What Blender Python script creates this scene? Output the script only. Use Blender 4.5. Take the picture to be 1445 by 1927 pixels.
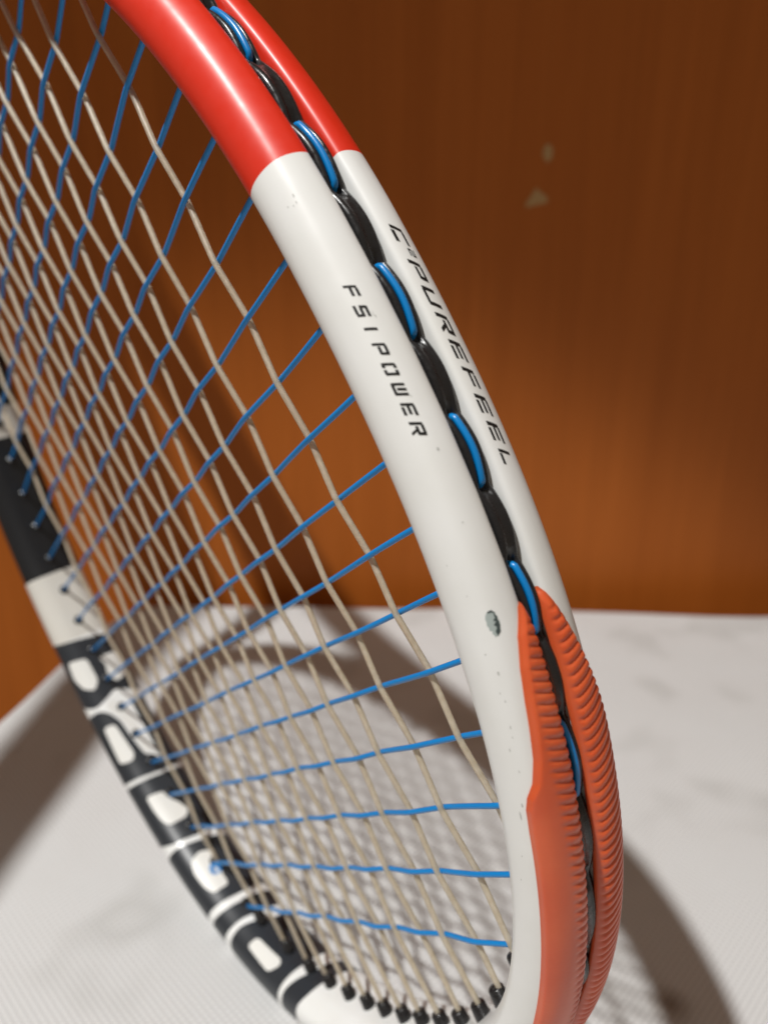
import bpy, bmesh, math, random
import numpy as np
from mathutils import Matrix, Vector

random.seed(7)
scene = bpy.context.scene
for o in list(bpy.data.objects):
    bpy.data.objects.remove(o, do_unlink=True)
COL = scene.collection

# ------------------------------------------------------------------ camera
K = 0.0011                      # metres per model unit (racket measured in about 1.1 mm units)
CAM_H = 215.9                   # height of the lens above the cloth
PITCH = math.radians(20.0)
cam_d = bpy.data.cameras.new('camera')
cam_d.sensor_fit = 'VERTICAL'
cam_d.sensor_height = 24.0
cam_d.lens = 24.0 * 1450.0 / 1927.0
cam_d.clip_start = 0.005
cam_d.clip_end = 50.0
cam_d.dof.use_dof = True
cam_d.dof.focus_distance = 0.142
cam_d.dof.aperture_fstop = 7.6
cam = bpy.data.objects.new('camera', cam_d)
cam.location = (0, 0, CAM_H * K)
cam.rotation_euler = (math.radians(90) - PITCH, 0, 0)
COL.objects.link(cam)
scene.camera = cam

# ------------------------------------------------------------------ light
world = bpy.data.worlds.new('World')
scene.world = world
world.use_nodes = True
bg = world.node_tree.nodes['Background']
bg.inputs['Color'].default_value = (1.0, 0.80, 0.62, 1)
bg.inputs['Strength'].default_value = 0.255

LDIR = Vector((-0.354, -0.298, 0.887)).normalized()
lamp_d = bpy.data.lights.new('ceiling_lamp', 'SPOT')        # shaded lamp: its cone fades towards the upper wall
lamp_d.shadow_soft_size = 0.024
lamp_d.spot_size = math.radians(34.6)
lamp_d.spot_blend = 0.24
lamp_d.energy = 158.0
lamp_d.color = (1.0, 0.99, 0.965)
lamp = bpy.data.objects.new('ceiling_lamp', lamp_d)
lamp.location = Vector((0, 0.25, 0.05)) + LDIR * 1.9
lamp.rotation_euler = (lamp.location - Vector((-0.10, 0.0, 0.0))).to_track_quat('Z', 'Y').to_euler()
COL.objects.link(lamp)

vs = scene.view_settings
vs.view_transform = 'Standard'
vs.look = 'None'
vs.exposure = 0.0
vs.gamma = 1.0
vs.use_curve_mapping = False
scene.render.engine = 'CYCLES'

# ------------------------------------------------------------------ materials
def mat(name, color, rough=0.5, spec=0.5, coat=0.0, coat_rough=0.1, sss=0.0, sss_r=(1, .4, .2), sss_scale=0.001, trans=0.0):
    m = bpy.data.materials.new(name)
    m.use_nodes = True
    b = m.node_tree.nodes['Principled BSDF']
    b.inputs['Base Color'].default_value = (*color, 1)
    b.inputs['Roughness'].default_value = rough
    b.inputs['Specular IOR Level'].default_value = spec
    b.inputs['Coat Weight'].default_value = coat
    b.inputs['Coat Roughness'].default_value = coat_rough
    b.inputs['Subsurface Weight'].default_value = sss
    b.inputs['Subsurface Radius'].default_value = sss_r
    b.inputs['Subsurface Scale'].default_value = sss_scale
    b.inputs['Transmission Weight'].default_value = trans
    return m

def nodes(m):
    return m.node_tree.nodes, m.node_tree.links, m.node_tree.nodes['Principled BSDF']

def noise(m, scale, detail=3.0, rough=0.5, stretch=None, coord='Object'):
    N, L, b = nodes(m)
    tc = N.new('ShaderNodeTexCoord')
    n = N.new('ShaderNodeTexNoise')
    n.inputs['Scale'].default_value = scale
    n.inputs['Detail'].default_value = detail
    n.inputs['Roughness'].default_value = rough
    if stretch:
        mp = N.new('ShaderNodeMapping')
        mp.inputs['Scale'].default_value = stretch
        L.new(tc.outputs[coord], mp.inputs['Vector'])
        L.new(mp.outputs['Vector'], n.inputs['Vector'])
    else:
        L.new(tc.outputs[coord], n.inputs['Vector'])
    return n

def ramp(m, src, stops):
    N, L, b = nodes(m)
    r = N.new('ShaderNodeValToRGB')
    cr = r.color_ramp
    while len(cr.elements) < len(stops):
        cr.elements.new(0.5)
    for e, (p, c) in zip(cr.elements, stops):
        e.position = p
        e.color = (*c, 1) if len(c) == 3 else c
    L.new(src, r.inputs['Fac'])
    return r

def mixc(m, fac, a, b_, mode='MIX'):
    N, L, b = nodes(m)
    x = N.new('ShaderNodeMix')
    x.data_type = 'RGBA'
    x.blend_type = mode
    for sock, val in ((x.inputs[0], fac), (x.inputs[6], a), (x.inputs[7], b_)):
        if isinstance(val, (int, float)):
            sock.default_value = val
        elif isinstance(val, tuple):
            sock.default_value = (*val, 1)
        else:
            L.new(val, sock)
    return x.outputs[2]

def bump(m, src, strength, dist):
    N, L, b = nodes(m)
    bp = N.new('ShaderNodeBump')
    bp.inputs['Strength'].default_value = strength
    bp.inputs['Distance'].default_value = dist
    L.new(src, bp.inputs['Height'])
    L.new(bp.outputs['Normal'], b.inputs['Normal'])
    return bp

M_WHITE = mat('white_lacquer', (0.70, 0.70, 0.665), 0.34, 0.5, coat=.35, coat_rough=.2)
N_, L_, B_ = nodes(M_WHITE)
_a = noise(M_WHITE, 55, 4)
_c = ramp(M_WHITE, _a.outputs['Fac'], [(0.35, (0.80, 0.815, 0.81)), (0.75, (0.745, 0.755, 0.735))])
_sp = noise(M_WHITE, 520, 2)
_spr = ramp(M_WHITE, _sp.outputs['Fac'], [(0.79, (0, 0, 0)), (0.815, (1, 1, 1))])
_big = noise(M_WHITE, 30, 2)
_bigr = ramp(M_WHITE, _big.outputs['Fac'], [(0.50, (0, 0, 0)), (0.62, (0.55, 0.55, 0.55))])
_f = mixc(M_WHITE, 1.0, _spr.outputs['Color'], _bigr.outputs['Color'], 'MULTIPLY')
L_.new(mixc(M_WHITE, _f, _c.outputs['Color'], (0.30, 0.31, 0.29)), B_.inputs['Base Color'])
_r = noise(M_WHITE, 160, 4)
_rr = ramp(M_WHITE, _r.outputs['Fac'], [(0.3, (0.28,) * 3), (0.7, (0.44,) * 3)])
L_.new(_rr.outputs['Color'], B_.inputs['Roughness'])
bump(M_WHITE, _r.outputs['Fac'], 0.03, 0.0004)

M_RED = mat('red_lacquer', (0.68, 0.020, 0.003), 0.46, 0.5, coat=.5, coat_rough=.36)
_r = noise(M_RED, 420, 3)
N_, L_, B_ = nodes(M_RED)
_rr = ramp(M_RED, _r.outputs['Fac'], [(0.3, (0.42,) * 3), (0.7, (0.52,) * 3)])
L_.new(_rr.outputs['Color'], B_.inputs['Roughness'])
bump(M_RED, _r.outputs['Fac'], 0.05, 0.0004)

M_SLATE = mat('slate_black_print', (0.022, 0.026, 0.032), 0.38, 0.5)
M_INK = mat('black_ink', (0.010, 0.010, 0.010), 0.45, 0.4)
M_INKW = mat('white_print', (0.72, 0.72, 0.69), 0.40, 0.4)
M_BLACKF = mat('satin_black_lacquer', (0.008, 0.009, 0.011), 0.42, 0.45)
M_GREYW = mat('warm_white_lacquer', (0.60, 0.585, 0.54), 0.40, 0.4)

M_PLASTIC = mat('black_plastic', (0.011, 0.011, 0.012), 0.24, 0.5)
_r = noise(M_PLASTIC, 900, 3)
N_, L_, B_ = nodes(M_PLASTIC)
_rr = ramp(M_PLASTIC, _r.outputs['Fac'], [(0.35, (0.18,) * 3), (0.7, (0.42,) * 3)])
L_.new(_rr.outputs['Color'], B_.inputs['Roughness'])
bump(M_PLASTIC, _r.outputs['Fac'], 0.12, 0.0002)

M_BLUE = mat('blue_polyester', (0.002, 0.195, 0.53), 0.28, 0.5)
_r = noise(M_BLUE, 1300, 2)
bump(M_BLUE, _r.outputs['Fac'], 0.08, 0.0001)

M_BEIGE = mat('natural_multifilament', (0.50, 0.425, 0.31), 0.38, 0.5, sss=0.1, sss_r=(1, .8, .5), sss_scale=0.0008, trans=0.62)
N_, L_, B_ = nodes(M_BEIGE)
_a = noise(M_BEIGE, 700, 3)
_c = ramp(M_BEIGE, _a.outputs['Fac'], [(0.3, (0.66, 0.575, 0.43)), (0.72, (0.80, 0.73, 0.60))])
L_.new(_c.outputs['Color'], B_.inputs['Base Color'])
bump(M_BEIGE, _a.outputs['Fac'], 0.35, 0.00025)

M_ORANGE = mat('orange_rubber', (0.60, 0.085, 0.030), 0.30, 0.5, sss=0.5, sss_r=(1.0, .30, .12), sss_scale=0.0016)
N_, L_, B_ = nodes(M_ORANGE)
_a = noise(M_ORANGE, 60, 4)
_c = ramp(M_ORANGE, _a.outputs['Fac'], [(0.3, (0.58, 0.088, 0.024)), (0.72, (0.68, 0.130, 0.042))])
L_.new(_c.outputs['Color'], B_.inputs['Base Color'])
_r = noise(M_ORANGE, 1200, 3)
bump(M_ORANGE, _r.outputs['Fac'], 0.12, 0.0002)

M_CHIP = mat('grey_primer', (0.37, 0.43, 0.42), 0.5, 0.4)
M_CHIPD = mat('bare_graphite', (0.05, 0.07, 0.07), 0.4, 0.5)
M_SCUFF = mat('grey_scuff', (0.47, 0.48, 0.46), 0.5, 0.3)
M_GRIP = mat('black_grip_tape', (0.02, 0.02, 0.02), 0.7, 0.3)
M_LINT = mat('pale_lint', (0.7, 0.68, 0.62), 0.6, 0.3)

# wood veneer
M_WOOD = mat('varnished_veneer', (0.2, 0.08, 0.02), 0.45, 0.2)
N_, L_, B_ = nodes(M_WOOD)
_n1 = noise(M_WOOD, 1.0, 6, 0.6, (55, 1, 2.2))
_c1 = ramp(M_WOOD, _n1.outputs['Fac'], [(0.22, (0.320, 0.083, 0.0100)), (0.5, (0.365, 0.098, 0.0130)), (0.8, (0.410, 0.114, 0.0165))])
_n2 = noise(M_WOOD, 1.0, 5, 0.6, (420, 1, 9))
_c2 = ramp(M_WOOD, _n2.outputs['Fac'], [(0.3, (0.94, 0.94, 0.94)), (0.7, (1.04, 1.04, 1.04))])
L_.new(mixc(M_WOOD, 1.0, _c1.outputs['Color'], _c2.outputs['Color'], 'MULTIPLY'), B_.inputs['Base Color'])
bump(M_WOOD, _n2.outputs['Fac'], 0.10, 0.0003)
M_FLAKE = mat('bare_chipboard', (0.40, 0.25, 0.11), 0.7, 0.2)

# non-woven cloth
M_CLOTH = mat('nonwoven_cloth', (0.66, 0.65, 0.64), 0.85, 0.2)
N_, L_, B_ = nodes(M_CLOTH)
tc = N_.new('ShaderNodeTexCoord')
mp = N_.new('ShaderNodeMapping')
mp.inputs['Rotation'].default_value = (0, 0, math.radians(45))
_P = 2.5 * K / math.sqrt(2) * 1.02
mp.inputs['Scale'].default_value = (1 / _P,) * 3
L_.new(tc.outputs['Object'], mp.inputs['Vector'])
fr = N_.new('ShaderNodeVectorMath'); fr.operation = 'FRACTION'
L_.new(mp.outputs['Vector'], fr.inputs[0])
sb = N_.new('ShaderNodeVectorMath'); sb.operation = 'SUBTRACT'
L_.new(fr.outputs[0], sb.inputs[0]); sb.inputs[1].default_value = (.5, .5, 0)
mz = N_.new('ShaderNodeVectorMath'); mz.operation = 'MULTIPLY'
L_.new(sb.outputs[0], mz.inputs[0]); mz.inputs[1].default_value = (1, 1, 0)
ln = N_.new('ShaderNodeVectorMath'); ln.operation = 'LENGTH'
L_.new(mz.outputs[0], ln.inputs[0])
dots = ramp(M_CLOTH, ln.outputs['Value'], [(0.16, (0, 0, 0)), (0.34, (1, 1, 1))])
fib = noise(M_CLOTH, 900, 4, 0.6)
hsum = N_.new('ShaderNodeMath'); hsum.operation = 'MULTIPLY_ADD'
L_.new(fib.outputs['Fac'], hsum.inputs[0]); hsum.inputs[1].default_value = 0.5
L_.new(dots.outputs['Color'], hsum.inputs[2])
bump(M_CLOTH, hsum.outputs[0], 0.6, 0.00022)
st = noise(M_CLOTH, 17, 2, 0.5)
stc = ramp(M_CLOTH, st.outputs['Fac'], [(0.40, (0.600, 0.605, 0.605)), (0.56, (0.590, 0.592, 0.590)), (0.66, (0.515, 0.515, 0.508)), (0.76, (0.585, 0.585, 0.58))])
dotc = ramp(M_CLOTH, ln.outputs['Value'], [(0.15, (0.74, 0.74, 0.74)), (0.32, (1, 1, 1))])
sp = N_.new('ShaderNodeVectorMath'); sp.operation = 'DISTANCE'
L_.new(tc.outputs['Object'], sp.inputs[0]); sp.inputs[1].default_value = (85.5 * K, 166.5 * K, -.3 * K)
spr = ramp(M_CLOTH, sp.outputs['Value'], [(0.0, (.36, .27, .21)), (0.0028, (.55, .47, .41)), (0.0052, (1, 1, 1))])
spr.color_ramp.interpolation = 'EASE'
_cc = mixc(M_CLOTH, 1.0, stc.outputs['Color'], dotc.outputs['Color'], 'MULTIPLY')
L_.new(mixc(M_CLOTH, 1.0, _cc, spr.outputs['Color'], 'MULTIPLY'), B_.inputs['Base Color'])

# ------------------------------------------------------------------ helpers
def link(name, me, material, parent=None, smooth=True):
    o = bpy.data.objects.new(name, me)
    COL.objects.link(o)
    if material:
        me.materials.append(material)
    if smooth:
        me.polygons.foreach_set('use_smooth', [True] * len(me.polygons))
    if parent:
        o.parent = parent
    return o

def tag(o, label=None, cat=None, kind=None, group=None):
    if label: o['label'] = label
    if cat: o['category'] = cat
    if kind: o['kind'] = kind
    if group: o['group'] = group
    return o

def mesh(name, V, F):
    me = bpy.data.meshes.new(name)
    me.from_pydata([tuple(map(float, v)) for v in V], [], [tuple(int(i) for i in f) for f in F])
    me.validate()
    bm = bmesh.new(); bm.from_mesh(me)
    bmesh.ops.recalc_face_normals(bm, faces=bm.faces)
    bm.to_mesh(me); bm.free()
    return me

def grid_faces(n, m, close_n=False, close_m=False):
    F = []
    for i in range(n if close_n else n - 1):
        for j in range(m if close_m else m - 1):
            a, b = i * m + j, i * m + (j + 1) % m
            i2 = (i + 1) % n
            F.append((a, b, i2 * m + (j + 1) % m, i2 * m + j))
    return F

# ------------------------------------------------------------------ racket geometry (racket units)
# x across the head, y from head tip towards the handle, z normal of the string bed
XC, YC, HA, HBL, HBU, NL, NU = 19.4, 118.5, 117.3, 154.2, 150.0, 2.28, 2.0
def _curve(t):
    c, s = np.cos(t), np.sin(t)
    n = np.where(s < 0, NL, NU); b = np.where(s < 0, HBL, HBU)
    return XC + HA * np.sign(c) * np.abs(c) ** (2 / n), YC + b * np.sign(s) * np.abs(s) ** (2 / n)
_t = np.linspace(0.0, -2 * np.pi, 40001); _x, _y = _curve(_t)
_s = np.concatenate([[0], np.cumsum(np.hypot(np.diff(_x), np.diff(_y)))]); LTOT = float(_s[-1])
_su = np.linspace(0, LTOT, 4001)[:-1]
_xu = np.interp(_su, _s, _x); _yu = np.interp(_su, _s, _y)
def _sm(a, k=25):
    w = np.hanning(2 * k + 1); w /= w.sum()
    return np.convolve(np.concatenate([a[-k:], a, a[:k]]), w, 'valid')
_xu, _yu = _sm(_xu), _sm(_yu)
_tx = np.roll(_xu, -1) - np.roll(_xu, 1); _ty = np.roll(_yu, -1) - np.roll(_yu, 1)
_l = np.hypot(_tx, _ty); _nx, _ny = _sm(-_ty / _l, 15), _sm(_tx / _l, 15)
def _I(a, s): return np.interp(np.mod(s, LTOT), np.append(_su, LTOT), np.append(a, a[0]))
def hoop(s, u, z):
    s = np.asarray(s, float)
    return np.stack(np.broadcast_arrays(_I(_xu, s) + u * _I(_nx, s), _I(_yu, s) + u * _I(_ny, s), z), -1)
PROF = np.array([(-1.2, 0), (-1.2, 1.95), (-0.6, 2.25), (.8, 2.5), (1.4, 2.95), (1.68, 3.9), (1.68, 5.2), (1.3, 6.9), (.4, 8.5), (-1.2, 9.6),
                 (-3.4, 10.25), (-5.8, 10.1), (-7.8, 9.0), (-9.2, 7.0), (-10.0, 4.5), (-10.2, 2), (-10.2, 0)])
def catmull(P, n):
    P = np.vstack([2 * P[0] - P[1], P, 2 * P[-1] - P[-2]]); out = []
    for i in range(1, len(P) - 2):
        a, b, c, d = P[i - 1:i + 3]
        for k in range(n):
            t = k / n
            out.append(.5 * (2 * b + (-a + c) * t + (2 * a - 5 * b + 4 * c - d) * t * t + (-a + 3 * b - 3 * c + d) * t ** 3))
    out.append(P[-2]); return np.array(out)
PR = catmull(PROF, 5)
_q = np.concatenate([[0], np.cumsum(np.hypot(*np.diff(PR, axis=0).T))]); QM = float(_q[-1])
_du = np.gradient(PR[:, 0], _q); _dz = np.gradient(PR[:, 1], _q)
def surf(s, q, h=0.0):
    """point on the frame: s along the hoop, q round the section (0 groove, QM inner wall), h above the skin"""
    q = np.asarray(q, float)
    q = np.where(q > QM, q - 2 * QM, q)
    aq = np.abs(q); sg = np.where(q < 0, -1.0, 1.0)
    u, z = np.interp(aq, _q, PR[:, 0]), sg * np.interp(aq, _q, PR[:, 1])
    du, dz = np.interp(aq, _q, _du), np.interp(aq, _q, _dz); l = np.hypot(du, dz) + 1e-9
    return hoop(s, u + dz / l * h, z - du / l * sg * h)

# racket placement: rows are world right / forward / up expressed in racket axes
MR = np.array([[0.50921, -0.45836, -0.72844], [-0.6218, 0.38925, -0.67959], [0.59504, 0.79899, -0.0868]])
CR = np.array([214.131, 69.877, 80.316])
O0 = np.array([-53.0, -6.0, 0.0])
root = bpy.data.objects.new('tennis_racket', None)
COL.objects.link(root)
loc = (MR @ (O0 - CR) + np.array([0, 0, CAM_H])) * K
root.matrix_world = Matrix(((*MR[0], loc[0]), (*MR[1], loc[1]), (*MR[2], loc[2]), (0, 0, 0, 1)))
root.empty_display_size = 0.02
tag(root, 'worn tennis racket in white, red and black with blue and beige strings', 'tennis racket')
def LV(P): return (np.asarray(P, float).reshape(-1, 3) - O0) * K
def W2R(p):    # world metres -> racket units
    return MR.T @ (np.asarray(p, float) / K - np.array([0, 0, CAM_H])) + CR

def tube(name, path, r, material, parent, seg=10, cap=True, radii=None):
    P = np.asarray(path, float); n = len(P)
    T = np.gradient(P, axis=0); T /= np.linalg.norm(T, axis=1)[:, None] + 1e-12
    up0 = np.array([0, 0, 1.0]) if abs(T[0][2]) < .9 else np.array([1.0, 0, 0])
    V = []; nrm = up0
    for i in range(n):
        b = np.cross(T[i], nrm); b /= np.linalg.norm(b) + 1e-12; nrm = np.cross(b, T[i])
        rr = r if radii is None else radii[i]
        for k in range(seg):
            a = 2 * math.pi * k / seg
            V.append(P[i] + rr * (math.cos(a) * nrm + math.sin(a) * b))
    F = grid_faces(n, seg, close_m=True)
    if cap:
        F.append(tuple(range(seg))[::-1]); F.append(tuple((n - 1) * seg + k for k in range(seg)))
    return link(name, mesh(name, LV(V), F), material, parent)

# ------------------------------------------------------------------ setting: wall, table, cloth
WALL_Y = 446 * K
def box(name, x0, x1, y0, y1, z0, z1, material, bevel=0.0):
    bm = bmesh.new(); bmesh.ops.create_cube(bm, size=1)
    for v in bm.verts:
        v.co = Vector(((x0 + x1) / 2 + v.co.x * (x1 - x0), (y0 + y1) / 2 + v.co.y * (y1 - y0), (z0 + z1) / 2 + v.co.z * (z1 - z0)))
    if bevel: bmesh.ops.bevel(bm, geom=bm.edges[:], offset=bevel, segments=2, affect='EDGES')
    me = bpy.data.meshes.new(name); bm.to_mesh(me); bm.free()
    return link(name, me, material, None, False)
wall = tag(box('wall', -1.0, 1.1, WALL_Y, WALL_Y + 0.02, -0.75, 1.1, M_WOOD), kind='structure',
           label='plain orange brown wood veneer panel behind the table', cat='wall')


def flake(cx, cz, pts):
    """a flake where the veneer has come away: thin raised-edge patch on the panel"""
    n = len(pts)
    V = [((cx + a) * K, WALL_Y - 0.0004, (cz + b) * K) for a, b in pts] + [((cx + a * 1.05) * K, WALL_Y + 0.0002, (cz + b * 1.05) * K) for a, b in pts]
    F = [tuple(range(n))] + [(k, (k + 1) % n, n + (k + 1) % n, n + k) for k in range(n)]
    return link('bare_patch', mesh('bare_patch', V, F), M_FLAKE, wall, False)
flake(86, 254.5, [(-1, 4.6), (1.6, 4.0), (2.8, 1.4), (2.4, -2.0), (.4, -4.4), (-1.6, -2.2), (-2.6, .6)])
flake(82, 232.5, [(-.8, 5.4), (1.6, 3.2), (5.2, 1.0), (5.6, -2.0), (1.0, -2.8), (-6.0, -4.4), (-5.2, -1.6), (-2.6, 2.2)])

tag(box('table', -0.14, 0.46, -0.25, 0.43, -0.03, -0.004, M_WOOD, 0.004), kind='structure', label='table top hidden under the white cloth', cat='table')

def rounded(poly, rad, n=10):
    out = []; m = len(poly)
    for i in range(m):
        p0, p1, p2 = (np.array(poly[(i + k) % m], float) for k in (-1, 0, 1))
        a = (p0 - p1) / np.linalg.norm(p0 - p1); b = (p2 - p1) / np.linalg.norm(p2 - p1)
        for k in range(n + 1):
            t = k / n
            out.append((1 - t) ** 2 * (p1 + a * rad) + 2 * t * (1 - t) * p1 + t * t * (p1 + b * rad))
    return np.array(out)
def cloth_mesh():
    poly = [(-152, 428), (440, 405), (430, -240), (-300, -240)]
    B = rounded(poly, 34)
    L = np.concatenate([[0], np.cumsum(np.linalg.norm(np.diff(np.vstack([B, B[:1]]), axis=0), axis=1))])
    n = 420; uu = np.linspace(0, L[-1], n, endpoint=False); BB = np.vstack([B, B[:1]])
    B = np.stack([np.interp(uu, L, BB[:, 0]), np.interp(uu, L, BB[:, 1])], 1)
    T = np.roll(B, -1, 0) - np.roll(B, 1, 0); T /= np.linalg.norm(T, axis=1)[:, None]
    NO = np.stack([-T[:, 1], T[:, 0]], 1)
    c0 = B.mean(0)
    if ((B - c0) * NO).sum() < 0: NO = -NO
    wob = 1.2 * np.sin(uu / 37) + .8 * np.sin(uu / 17 + 1)
    B = B + NO * wob[:, None]
    rows = []
    fr = list(np.linspace(0.02, 0.80, 34)) + list(np.linspace(0.81, 0.998, 40))
    eL = np.array([-300, -240.]) ; dL = np.array([-152, 428.]) - eL; dL /= np.linalg.norm(dL)
    def zz(P):
        x, y = P[:, 0], P[:, 1]
        z = .6 * np.sin(x / 41 + y / 67 + .6) + .45 * np.sin(y / 29 - x / 83) + .35 * np.sin((x + y) / 19) * np.sin(y / 53)
        d = np.abs((P - eL) @ np.array([dL[1], -dL[0]]))         # distance from the left edge: folded hem
        st = 1 / (1 + np.exp((d - 15) / .55))
        return z - .6 + 1.1 * st + .5 * np.exp(-((d - 2.5) / 2.2) ** 2)
    for r in fr:
        P = c0 + (B - c0) * r
        rows.append(np.column_stack([P, zz(P)]))
    zE = zz(B)
    for e, dz in ((.0, -.1), (.9, -.5), (1.6, -1.3), (2.0, -2.6), (2.2, -6), (2.4, -30), (2.6, -90)):
        P = B + NO * e
        if dz < -5: P = P + NO * (2.2 * np.sin(uu / 23))[:, None] * min(1, -dz / 60)
        rows.append(np.column_stack([P, zE + dz]))
    V = np.vstack(rows + [np.array([[*c0, -.6]])]) * K
    F = grid_faces(len(rows), n, close_m=True)
    ci = len(V) - 1
    F += [(ci, k, (k + 1) % n) for k in range(n)]
    return mesh('cloth', V, F)
cloth = tag(link('tablecloth', cloth_mesh(), M_CLOTH), 'white non-woven cloth with dotted texture spread under the racket', 'cloth')

# ------------------------------------------------------------------ racket: frame sections
QA = np.concatenate([np.linspace(-QM, QM, 133)])[:-1]
def frame_section(name, s0, s1, material, label=None, ds=1.1, wave=None):
    n = max(3, int((s1 - s0) / ds)); ss = np.linspace(s0, s1, n)
    m = len(QA); V = []
    for s in ss: V.append(surf(np.full(m, s), QA))
    V = np.vstack(V)
    o = link(name, mesh(name, LV(V), grid_faces(n, m, close_m=True)), material, root)
    if label: o['label'] = label
    return o
S_RW = -13.4
red = frame_section('frame_section', -150, S_RW, M_RED, 'glossy red section of the frame')
white = frame_section('frame_section', S_RW, 427.5, M_WHITE, 'white section of the frame with scuffs and lettering')
grey = frame_section('frame_section', 427.5, 455, M_GREYW, 'short off-white band on the far side of the frame')
blk = frame_section('frame_section', 455, 512, M_BLACKF, 'black section on the far side of the frame')
grey2 = frame_section('frame_section', 512, 524, M_GREYW)
blk2 = frame_section('frame_section', 524, LTOT - 150, M_BLACKF)

# ------------------------------------------------------------------ printing: polygons laid on the frame skin
def chaikin(P, it):
    P = np.array(P, float)
    for _ in range(it):
        Q = np.roll(P, -1, 0); P = np.stack([P * .75 + Q * .25, P * .25 + Q * .75], 1).reshape(-1, 2)
    return P
def soften(poly, rad, n=5):
    out = []; m = len(poly)
    for i in range(m):
        p0, p1, p2 = (np.array(poly[(i + k) % m], float) for k in (-1, 0, 1))
        la, lb = np.linalg.norm(p0 - p1), np.linalg.norm(p2 - p1)
        a = (p0 - p1) / la * min(rad, la * .45); b = (p2 - p1) / lb * min(rad, lb * .45)
        for k in range(n + 1):
            t = k / n; out.append((1 - t) ** 2 * (p1 + a) + 2 * t * (1 - t) * p1 + t * t * (p1 + b))
    return np.array(out)
def decal(name, poly, h, material, parent, it=0, cut=0.6, label=None):
    P = soften(poly, 1.5) if it == 2 else (chaikin(poly, it) if it else np.array(poly, float))
    P = P + np.array([0, .5])
    bm = bmesh.new()
    vs_ = [bm.verts.new((x, y, 0)) for x, y in P]
    ed = [bm.edges.new((vs_[i], vs_[(i + 1) % len(vs_)])) for i in range(len(vs_))]
    bmesh.ops.triangle_fill(bm, use_beauty=True, edges=ed)
    lo, hi = P.min(0), P.max(0)
    for ax in (0, 1):
        c = cut * (2.2 if ax == 0 else 1.0)
        k = math.ceil(lo[ax] / c) * c
        while k < hi[ax]:
            co = [0, 0, 0]; co[ax] = k; no = [0, 0, 0]; no[ax] = 1
            bmesh.ops.bisect_plane(bm, geom=bm.verts[:] + bm.edges[:] + bm.faces[:], plane_co=co, plane_no=no, dist=1e-5)
            k += c
    bmesh.ops.recalc_face_normals(bm, faces=bm.faces)
    co = np.array([(v.co.x, v.co.y) for v in bm.verts])
    X = LV(surf(co[:, 0], co[:, 1], h))
    for v, x in zip(bm.verts, X): v.co = Vector(x)
    # face outward
    bm.normal_update()
    f0 = max(bm.faces, key=lambda f: f.calc_area())
    cs = co.mean(0); out = surf(cs[0:1], cs[1:2], 3.0) - surf(cs[0:1], cs[1:2], 0)
    if f0.normal.dot(Vector(out[0])) < 0: bmesh.ops.reverse_faces(bm, faces=bm.faces[:])
    me = bpy.data.meshes.new(name); bm.to_mesh(me); bm.free()
    o = link(name, me, material, parent)
    if label: o['label'] = label
    return o

LET = [
 ('B', [(429.6, 12), (427.5, 20), (424.6, 36), (423, 41), (399.5, 41), (400.5, 35.7), (403.5, 29.6), (401.2, 25.2), (399.8, 21.1), (403, 15), (404.2, 12)],
  [[(420.3, 19), (418.7, 25.5), (409.3, 25.9), (406.0, 23.4), (408.4, 20.0), (413.5, 18.2)], [(417.2, 29.6), (417.0, 36.4), (407.0, 36.6), (405.6, 31.7), (409.3, 29.6), (413.5, 30.8)]]),
 ('A', [(396.6, 12), (397.9, 17), (397.7, 21.5), (395.3, 24.2), (390.7, 26.3), (384.3, 26.9), (379, 27.7), (375, 28.4), (374.3, 30.5), (371, 32.6), (396, 33), (397, 41), (366.4, 41), (366.4, 31.5), (370.6, 12)],
  [[(391.6, 20), (390.9, 24.0), (377.3, 25.2), (375.0, 23.6), (376.4, 19.2)]]),
 ('B', [(367.9, 12), (365, 30.3), (363.6, 41), (338.5, 41), (337.6, 29.8), (340.2, 20.7), (342.5, 17), (345, 12)],
  [[(360.4, 21.3), (358.9, 27.2), (354.9, 28), (352, 30), (348.6, 31.6), (345.8, 29.6), (346.3, 23.2), (349.3, 21.8), (354.9, 21.2)]]),
 ('O', [(337.0, 12), (337.6, 19.4), (336.9, 23), (333.9, 32.8), (331.4, 41), (308.3, 41), (308.8, 32.6), (311.9, 19.2), (312.3, 12)],
  [[(330.2, 22.5), (331.8, 26.3), (329.2, 30.8), (325.3, 30.2), (321, 28.6), (314.8, 28.3), (315.2, 22.8), (319.4, 21.4), (326, 21.2)]]),
 ('L', [(308.8, 12), (308.4, 18), (305.6, 30.3), (303.6, 41), (296.4, 41), (298.5, 31.3), (300.8, 25), (301.7, 18.8), (302.4, 12)], []),
 ('A', [(296.6, 12), (298.4, 18), (298.6, 22.7), (296.1, 28), (293.3, 30.5), (291.2, 41), (267.4, 41), (269.5, 30.3), (271.4, 18.6), (272.2, 12)],
  [[(291.6, 20.9), (290.8, 24.7), (277.6, 25.1), (275.9, 23.6), (278.6, 20.1)]]),
 ('T', [(268.8, 12), (268.7, 18.8), (267.9, 21.3), (263.6, 29.8), (261.6, 39), (253.0, 39), (257.3, 29.9), (258.8, 23.2), (261.3, 18.6), (261.6, 12)], []),
]
for nm, body, cs in LET:
    sc_ = sum(p[0] for p in body) / len(body)
    body = [(p[0] + (.3 if p[0] > sc_ else -.3), p[1]) for p in body]
    decal('letter', body, 0.05, M_SLATE, white, 2, 1.0, 'large dark slate letter %s printed round the far side of the frame' % nm)
    for c in cs: decal('letter_counter', c, 0.10, M_INKW, white, 2, 1.0)
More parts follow.
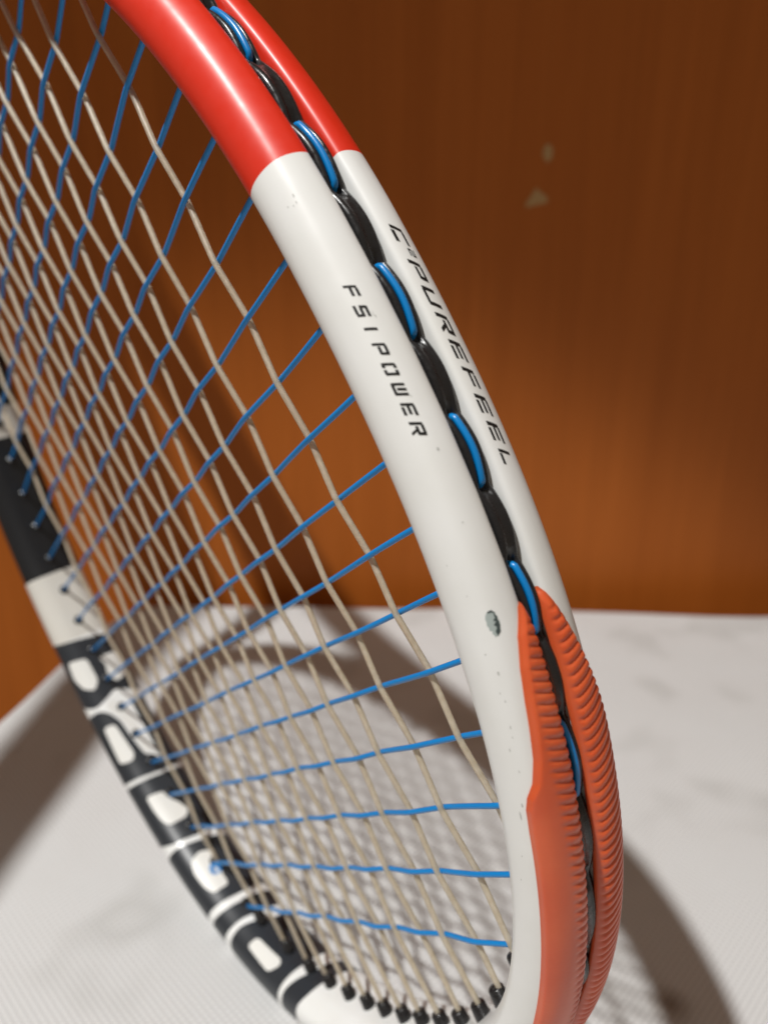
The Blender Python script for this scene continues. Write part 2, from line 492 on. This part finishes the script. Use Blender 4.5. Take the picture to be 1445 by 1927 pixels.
# pale curve between the first two big letters
decal('letter_counter', [(400.2, 26.5), (397.5, 29.6), (390.2, 30.6), (383, 31), (375.7, 31.4), (375, 28.9), (379.7, 28.1), (385.5, 27.5), (393, 26.5), (398.1, 23.8)], 0.10, M_INKW, white, 2, 1.0)

# small stencil lettering: strokes in a unit cell (x reading direction, y cap height)
w = .13
def hb(x0, x1, y, t=.16): return [(x0, y - t / 2), (x1, y - t / 2), (x1, y + t / 2), (x0, y + t / 2)]
def vb(x, y0, y1, t=.16): return [(x - t / 2, y0), (x + t / 2, y0), (x + t / 2, y1), (x - t / 2, y1)]
GL = {
 'F': [vb(.08, 0, 1), hb(.16, 1, .46), hb(.24, 1, .92)],
 'S': [hb(.0, .82, .08), vb(.92, 0, .54), hb(.22, 1, .5), vb(.1, .42, 1), hb(.0, 1, .92)],
 'I': [vb(.5, 0, 1, .30)],
 'P': [vb(.08, 0, 1), hb(.16, .86, .92), vb(.9, .40, 1), hb(.28, .98, .42)],
 'O': [vb(.08, 0, 1), hb(.08, .40, .08), hb(.56, .92, .08), vb(.92, 0, 1), hb(.08, .40, .92), hb(.56, .92, .92)],
 'W': [vb(.08, 0, 1), hb(.08, .98, .08), vb(.5, .30, 1), vb(.92, 0, 1)],
 'E': [vb(.08, 0, 1), hb(.30, 1, .08), hb(.16, .92, .5), hb(.16, 1, .92)],
 'R': [vb(.08, 0, 1), hb(.16, .86, .92), vb(.9, .42, 1), hb(.30, .98, .46), [(.42, .40), (.62, .40), (1.04, 0), (.82, 0)]],
 'U': [vb(.08, .34, 1), vb(.08, 0, .34), hb(.16, .92, .08), vb(.92, 0, 1)],
 'C': [vb(.08, 0, 1), hb(.28, 1, .08, .2), hb(.16, 1, .92)],
 'L': [vb(.08, 0, 1), hb(.26, 1, .10)],
 '2': [hb(0, 1, .92), vb(.9, .5, .9), hb(.1, .98, .5), vb(.1, .08, .5), hb(0, 1, .08)],
}
def word_letter(ch, s0, q0, q1, width, slant, parent, bold=1.0):
    """one printed letter: strokes joined into a single flat piece"""
    bm = bmesh.new(); h = .03
    for st_ in GL[ch]:
        P = np.array(st_)
        c = P.mean(0); sz = P.max(0) - P.min(0)
        tt = np.where(sz == sz.min(), bold, 1.0); P = c + (P - c) * tt
        # subdivide along the longer side so the stroke follows the curved skin
        a, b, c_, d = P
        nx = 5; ny = 5
        vv = []
        for i in range(nx):
            for j in range(ny):
                x = (a * (1 - i / (nx - 1)) + b * (i / (nx - 1))) * (1 - j / (ny - 1)) + (d * (1 - i / (nx - 1)) + c_ * (i / (nx - 1))) * (j / (ny - 1))
                s = s0 + x[0] * width + slant * x[1]; q = q0 + (q1 - q0) * x[1]
                vv.append(bm.verts.new(Vector(LV(surf(s, q, h))[0])))
        for i in range(nx - 1):
            for j in range(ny - 1):
                bm.faces.new((vv[i * ny + j], vv[(i + 1) * ny + j], vv[(i + 1) * ny + j + 1], vv[i * ny + j + 1]))
        h += .004
    bmesh.ops.recalc_face_normals(bm, faces=bm.faces)
    me = bpy.data.meshes.new('letter'); bm.to_mesh(me); bm.free()
    o = link('letter', me, M_INK, parent)
    o['label'] = 'small black stencil letter %s printed on the white frame' % ch
    return o
for ch, s0, wd in zip('FSIPOWER', (7.9, 11.1, 14.3, 17.1, 20.2, 23.3, 26.4, 29.3), (1.65, 1.7, 1.0, 1.75, 1.8, 1.8, 1.8, 1.9)):
    word_letter(ch, s0, 11.05, 9.3, wd, .72, white, 1.5)
for ch, s0, wd in zip('CPUREFEEL', (0.1, 6.2, 10.7, 15.2, 19.7, 24.2, 28.6, 33.0, 37.4), (2.9, 3.1, 3.1, 3.2, 3.1, 2.9, 3.0, 3.0, 2.4)):
    word_letter(ch, s0, -6.05, -8.1, wd, 1.15, white, 1.4)
word_letter('2', 4.35, -7.2, -8.35, 1.35, .5, white, 1.2)

# chip in the lacquer and scuffs
decal('paint_chip', [(58.9, 10.78), (58.4, 10.62), (58.05, 10.3), (57.85, 9.95), (57.95, 9.55), (58.25, 9.3), (58.3, 9.12), (58.75, 9.2), (58.9, 8.98), (59.5, 9.05), (59.7, 8.9), (60.3, 8.98), (60.5, 9.12), (61.2, 9.2), (61.35, 9.5), (61.75, 9.75), (61.6, 10.0), (61.75, 10.2), (61.3, 10.28), (61.2, 10.45), (60.75, 10.36), (60.65, 10.7), (60.2, 10.66), (59.8, 10.86), (59.4, 10.74)], .03, M_CHIP, white, 0, .5, 'grey paint chip beside the orange guard')
decal('paint_chip', [(58.4, 9.3), (58.8, 9.5), (59.0, 9.35), (59.4, 9.8), (59.6, 9.4), (60.0, 9.9), (60.4, 9.55), (61.0, 9.95), (61.6, 9.8), (61.25, 9.3), (60.3, 9.05), (59.0, 9.1)], .055, M_CHIPD, white, 0, .5)
decal('paint_chip', [(57.95, 10.2), (58.15, 10.25), (58.2, 9.6), (58.5, 9.35), (58.3, 9.25), (57.85, 9.6)], .055, M_CHIPD, white, 0, .5)
random.seed(3)
for s, q, a, b in ((-7.3, 10.6, .35, .12), (-6.4, 12.1, .12, .1), (-6.2, 10.7, .25, .08), (-6.0, 11.3, .2, .06), (13.2, 8.4, .5, .06), (13.7, 8.2, .3, .12), (26.0, 8.6, .25, .07),
                   (63.9, 12.4, .15, .15), (67.0, 11.4, .4, .16), (70.0, 12.0, .2, .08), (71.3, 11.6, .25, .1), (75.4, 11.9, .3, .1), (77.0, 12.0, .18, .08), (79.0, 12.9, .35, .09), (82.6, 12.3, .2, .1),
                   (34.3, 8.2, .3, .2), (90.2, 13.6, .9, .14), (88.4, 13.0, .4, .16), (45.0, 9.0, .18, .12), (98, 14.6, .14, .1), (103, 15.4, .2, .1), (50.0, 13.5, .12, .1), (55, 12.2, .1, .1)):
    n = 7; ph = random.random() * 6
    decal('scuff', [(s + a * (0.7 + .5 * random.random()) * math.cos(ph + 2 * math.pi * k / n), q + b * (0.7 + .5 * random.random()) * math.sin(ph + 2 * math.pi * k / n)) for k in range(n)], .03, M_SCUFF, white, 1, .5)
decal('paint_chip', [(124.6, 22.2), (125.6, 21.4), (127.0, 21.2), (127.6, 21.8), (126.6, 22.5), (125.4, 22.7)], .04, M_CHIPD, white, 1, .5)

# ------------------------------------------------------------------ orange bumper guard: two ribbed lips over the head
TIP = 219.4
def lerp(tab, s): return np.interp(s, [a for a, b in tab], [b for a, b in tab])
LIP_A = [(58.6, 4.0), (59.2, 5.2), (63, 7.1), (67.3, 8.3), (72, 9.0), (76, 9.4), (81, 10.0), (84.7, 10.9), (87.0, 12.1), (89.0, 12.6), (93, 12.75), (118, 12.75), (220, 12.75)]
LIP_B = [(58.2, 3.6), (59.6, 4.6), (61.5, 5.4), (64, 6.3), (67.3, 7.4), (72, 8.7), (78, 10.2), (86, 11.8), (95, 12.8), (220, 12.8)]
PITCH_R = 1.78
def lip(side):
    tabq = LIP_A if side > 0 else LIP_B
    s_a, s_b = 58.4, 296.0
    ss = np.concatenate([np.arange(s_a, 235, .2), np.arange(235, s_b, 1.0), [s_b]])
    n = len(ss); m = 46
    q_in = 2.75 if side > 0 else 3.5
    V = np.zeros((n, m + 2, 3))
    for i, s in enumerate(ss):
        sm = s if s < TIP else 2 * TIP - s
        qo = max(float(lerp(tabq, sm)) + .4 - 3.2 * min(1, max(0, (s - 215) / 30)) - 6 * max(0, (s - 286) / 10), q_in + .35)
        f = np.linspace(0, 1, m)
        q = q_in + (qo - q_in) * f
        start = 1 - math.exp(-max(0, sm - s_a) / 1.6)
        # thickness: full at the groove, thin feathered edge on the lacquer
        edge = np.clip((qo - q) / 1.1, 0, 1); edge = edge * edge * (3 - 2 * edge)
        rim = np.clip((q - q_in) / .5, 0, 1); rim = np.sqrt(rim * (2 - rim))
        base = ((.95 - .22 * min(1, max(0, (sm - 85) / 15))) if side > 0 else 1.0) * start * (.30 + .70 * rim) * (.22 + .78 * edge)
        if side > 0:
            ph = (s - 60.5 + .50 * (q - 5)) / PITCH_R
            lim = 8.9 - .030 * max(0, sm - 82)
            a = np.clip((lim - q) / 1.3, 0, 1) * np.clip((qo - .9 - q) / .8, 0, 1)
        else:
            ph = (s - 60.5 + .38 * np.maximum(q - 5.0, 0)) / PITCH_R
            a = np.clip((q - 4.5) / .5, 0, 1) * np.clip((qo + .3 - q) / .8, 0, 1)
        x = ph - np.floor(ph)
        saw = np.where(x < .72, np.sqrt(np.clip(1 - ((x - .36) / .40) ** 2, 0, 1)), 0) 
        wear = 1 - .75 * min(1, max(0, (sm - 148) / 30))
        hgt = base + .28 * a * (saw - .5) * start * wear * np.clip((sm - 60.8) / 1.5, 0, 1)
        P = surf(np.full(m, s), side * q, hgt)
        V[i, 1:-1] = P
        V[i, 0] = surf(s, side * (q_in - .35), -.15); V[i, -1] = surf(s, side * (qo + .05), -.2)
    F = grid_faces(n, m + 2)
    o = link('bumper_lip', mesh('bumper_lip', LV(V.reshape(-1, 3)), F), M_ORANGE, root)
    o['label'] = 'ribbed orange rubber bumper lip nearer the camera' if side > 0 else 'ribbed orange rubber bumper lip on the outer side of the groove'
    return o
lip(1); lip(-1)

# ------------------------------------------------------------------ strings
MX = [100.0, 84.0, 71.7, 61.5, 51.6, 42.0, 32.6, 23.9]
MX = MX + [2 * XC - x for x in MX[::-1]]
CY = [0, 14.8, 28.1, 41.1, 53.9, 65.5, 76.9, 88.7, 100.9, 113.6, 126.5, 139.6, 152.7, 165.4, 178.3, 191.6, 205.8, 221.0]
D = .47
_inx = _xu - 8.6 * _nx; _iny = _yu - 8.6 * _ny
def hoop_x(y, near):
    k = np.where((_inx > XC) == near, np.abs(_iny - y), 1e9).argmin(); return float(_inx[k])
def hoop_y(x, tip):
    k = np.where((_iny < YC) == tip, np.abs(_inx - x), 1e9).argmin(); return float(_iny[k])
def s_at(y, near):
    k = np.where((_xu > XC) == near, np.abs(_yu - y), 1e9).argmin(); s = float(_su[k]); return s - LTOT if near and s > LTOT / 2 else s
def over(m, c): return 1.0 if (m + c) % 2 else -1.0
def weave(knots):
    """knots: list of (pos, z) -> dense (pos, z) with straight runs and rounded bends"""
    pos = np.array([k[0] for k in knots]); z = np.array([k[1] for k in knots])
    pp = np.linspace(pos[0], pos[-1], max(8, int(abs(pos[-1] - pos[0]) / .8)))
    order = np.argsort(pos)
    zi = np.interp(pp, pos[order], z[order])
    k = np.hanning(7); k /= k.sum()
    zp = np.convolve(np.concatenate([[zi[0]] * 3, zi, [zi[-1]] * 3]), k, 'valid')
    return pp, zp
rs = np.random.RandomState(4)
for m in range(1, 17):
    x = MX[m - 1]
    y0, y1 = hoop_y(x, True), hoop_y(x, False)
    kn = [(y0 - 1, 0)] + [(CY[c - 1], D * over(m, c)) for c in range(1, 19) if y0 + 3 < CY[c - 1] < y1 - 3] + [(y1 + 1, 0)]
    pp, zp = weave(kn)
    wob = .12 * np.sin(pp / 9 + m) 
    tube('main_string', np.column_stack([x + wob, pp, zp]), .62, M_BEIGE, root, 12)
for c in range(1, 19):
    y = CY[c - 1]
    x0, x1 = hoop_x(y, False), hoop_x(y, True)
    kn = [(x0 - 1, 0)] + [(MX[m - 1], -D * over(m, c)) for m in range(16, 0, -1) if x0 + 3 < MX[m - 1] < x1 - 3] + [(x1 + 1, 0)]
    pp, zp = weave(kn)
    tube('cross_string', np.column_stack([pp, np.full_like(pp, y) + .10 * np.sin(pp / 8 + c), zp]), .55, M_BLUE, root, 10)

# ------------------------------------------------------------------ grommet strip in the outer groove
HOLES = [s_at(y, True) for y in CY[:16]][::-1]          # near side, from the throat towards the tip
s = HOLES[-1]
while s < 2 * TIP - HOLES[-1] - 6:
    s += 10.4; HOLES.append(s)
LOOPS = {(14, 13), (12, 11), (10, 9), (8, 7), (6, 5), (4, 3)}
def hump_h(s):
    i = int(np.searchsorted(HOLES, s)) - 1
    if i < 0 or i >= len(HOLES) - 1: return .25
    t = (s - HOLES[i]) / (HOLES[i + 1] - HOLES[i])
    pk = 1.3 if s < 70 else (1.2 if s < 140 else 1.0)
    return -.05 + pk * max(0.0, math.sin(math.pi * t)) ** .9
def strip():
    ss = np.arange(HOLES[0] - 2, HOLES[-1] + 2, .4); V = []
    cs = [(-2.05, -1.3, 0), (-1.95, -.5, .55), (-1.72, -.05, 1), (-1.15, .06, 1), (-.85, -.06, 1), (-.68, -.75, 1), (0, -.95, 1), (.68, -.75, 1), (.85, -.06, 1), (1.15, .06, 1), (1.72, -.08, 1), (1.95, -.5, .55), (2.05, -1.3, 0)]
    for s in ss:
        h = hump_h(s)
        i = int(np.searchsorted(HOLES, s)) - 1
        t = (s - HOLES[i]) / (HOLES[i + 1] - HOLES[i]) if 0 <= i < len(HOLES) - 1 else 0
        fill = 0 if (16 - i, 15 - i) in LOOPS else min(1, 6 * max(0, min(t, 1 - t)))
        for z, du, wgt in cs:
            if abs(z) < .7: du = du * (1 - fill) - .10 * fill
            elif abs(z) < 1: du = du * (1 - fill) + .06 * fill
            V.append(hoop(s, (h * wgt if wgt else 0) + du, z))
    o = link('grommet_strip', mesh('grommet_strip', LV(V), grid_faces(len(ss), len(cs))), M_PLASTIC, root)
    sub = o.modifiers.new('sub', 'SUBSURF'); sub.levels = 1; sub.render_levels = 1
    return o
strip()
# string loops lying in the strip between pairs of holes
for a, b in sorted(LOOPS):
    s0, s1 = s_at(CY[a - 1], True), s_at(CY[b - 1], True)
    tt = np.linspace(0, 1, 40); P = []
    for t in tt:
        s = s0 + (s1 - s0) * t
        u = -.05 + 1.32 * max(0, math.sin(math.pi * t)) ** .70 - .22
        if t < .06 or t > .94: u -= 2.2 * (1 - min(t, 1 - t) / .06)
        P.append(hoop(s, u, .05 * math.sin(9 * t)))
    tube('string_loop', np.array(P), .55, M_BLUE, root, 12)
# barrels on the inner wall
def barrel(c, d, r, ln_, name='grommet'):
    c, d = np.array(c, float), np.array(d, float)
    P = [c - d * 1.0, c + d * .2, c + d * (ln_ - .25), c + d * ln_, c + d * (ln_ - .02), c + d * (ln_ - .9)]
    return tube(name, P, r, M_PLASTIC, root, 12, radii=[r * 1.15, r * 1.12, r, r * .86, r * .55, r * .5])
for m in range(2, 16):
    x = MX[m - 1]; k = np.where(_iny < YC, np.abs(_inx - x), 1e9).argmin()
    barrel((_xu[k] - 10.2 * _nx[k], _yu[k] - 10.2 * _ny[k], 0), (0, 1, 0), 1.65, 3.2)
for c in range(1, 19):
    y = CY[c - 1]; k = np.where(_inx < XC, np.abs(_iny - y), 1e9).argmin()
    barrel((_xu[k] - 10.2 * _nx[k], _yu[k] - 10.2 * _ny[k], 0), (1, 0, 0), 1.5, .55)
# knot of the tied-off blue string
kp = np.array([hoop_x(CY[1], False) + 1.6, CY[1] - 1.4, 1.2])
tt = np.linspace(0, 4 * math.pi, 60)
tube('string_knot', np.column_stack([kp[0] + 1.5 * np.sin(tt * .5) + .3 * tt / 6, kp[1] + 1.5 * np.cos(tt), kp[2] + 1.3 * np.sin(tt)]), .75, M_BLUE, root, 8)

# ------------------------------------------------------------------ throat, shaft and grip (above the picture)
def bar(name, path, rx, rz, material):
    P = np.asarray(path, float); n = len(P); T = np.gradient(P, axis=0); T /= np.linalg.norm(T, axis=1)[:, None]
    V = []
    for i in range(n):
        b = np.array([-T[i][1], T[i][0], 0])
        for k in range(20):
            a = 2 * math.pi * k / 20
            ca, sa = math.cos(a), math.sin(a)
            V.append(P[i] + rx[i] * np.sign(ca) * abs(ca) ** .7 * b + np.array([0, 0, rz[i] * np.sign(sa) * abs(sa) ** .7]))
    F = grid_faces(n, 20, close_m=True); F += [tuple(range(20)), tuple((n - 1) * 20 + k for k in range(20))]
    return link(name, mesh(name, LV(V), F), material, root)
for sgn in (1, -1):
    P = np.array([(XC + sgn * a, b, 0) for a, b in ((96, 214), (86, 230), (72, 250), (50, 285), (31, 320), (18, 352), (11, 385), (9, 400))])
    P = catmull(P, 4)
    bar('throat_arm', P, np.linspace(5.6, 8.5, len(P)), np.full(len(P), 9.6), M_RED if sgn > 0 else M_BLACKF)
bar('grip', [(XC, y, 0) for y in (398, 402, 580, 584, 588)], [13.4, 14.2, 14.2, 15.8, 15.6], [12.4, 13.2, 13.2, 14.8, 14.6], M_GRIP)

# ------------------------------------------------------------------ unseen arm at the handle, added for its shadow across the cloth
M_SLEEVE = mat('dark_sleeve', (0.03, 0.035, 0.05), 0.85, 0.2)
def arm():
    def Wp(X): return MR @ (np.array(X, float) - CR) + np.array([0, 0, CAM_H])
    g = MR @ np.array([0, 1.0, 0]); G0 = Wp((XC, 545, 0)); EL = np.array([-254, 4, 300.])
    a = EL - G0; r0 = a - (a @ g) * g; r0 /= np.linalg.norm(r0); t0 = np.cross(g, r0)
    V, E_, Rd = [], [], []
    def add(p, r, par):
        V.append(p); Rd.append(r)
        if par is not None: E_.append((par, len(V) - 1))
        return len(V) - 1
    def around(ang, h, rad): return G0 + g * h + rad * (math.cos(ang) * r0 + math.sin(ang) * t0)
    palm = around(0, 0, 27)
    wrist = palm + (EL - palm) * .20
    i0 = add(wrist, 22, None)
    p = add(palm + (EL - palm) * .08, 21, i0)
    for h in (30, 10, -10, -30):
        k = add(around(.55, h * .9, 26), 10, p)
        for an, rr in ((1.3, 8.6), (2.15, 8.2), (2.95, 7.4)): k = add(around(an, h * .9, 24), rr, k)
    k = add(around(-.7, 22, 27), 11, p)
    for an, h, rr in ((-1.4, 34, 9), (-2.1, 40, 8)): k = add(around(an, h, 25), rr, k)
    j = add(palm + (EL - palm) * .45, 17, i0); j = add(palm + (EL - palm) * .75, 18, j); j = add(EL, 20, j); add(EL + np.array([-60, -110, -30]), 24, j)
    me = bpy.data.meshes.new('person'); me.from_pydata([tuple(v * K) for v in V], E_, [])
    o = link('person', me, M_SLEEVE, None, False)
    sk = o.modifiers.new('skin', 'SKIN')
    for d, r in zip(me.skin_vertices[0].data, Rd): d.radius = (r * K, r * K)
    me.skin_vertices[0].data[0].use_root = True
    su = o.modifiers.new('sub', 'SUBSURF'); su.levels = 2; su.render_levels = 2
    return tag(o, 'unseen person in a dark sleeve and glove holding the racket by its handle, added to cast the left shadow', 'person')
arm()
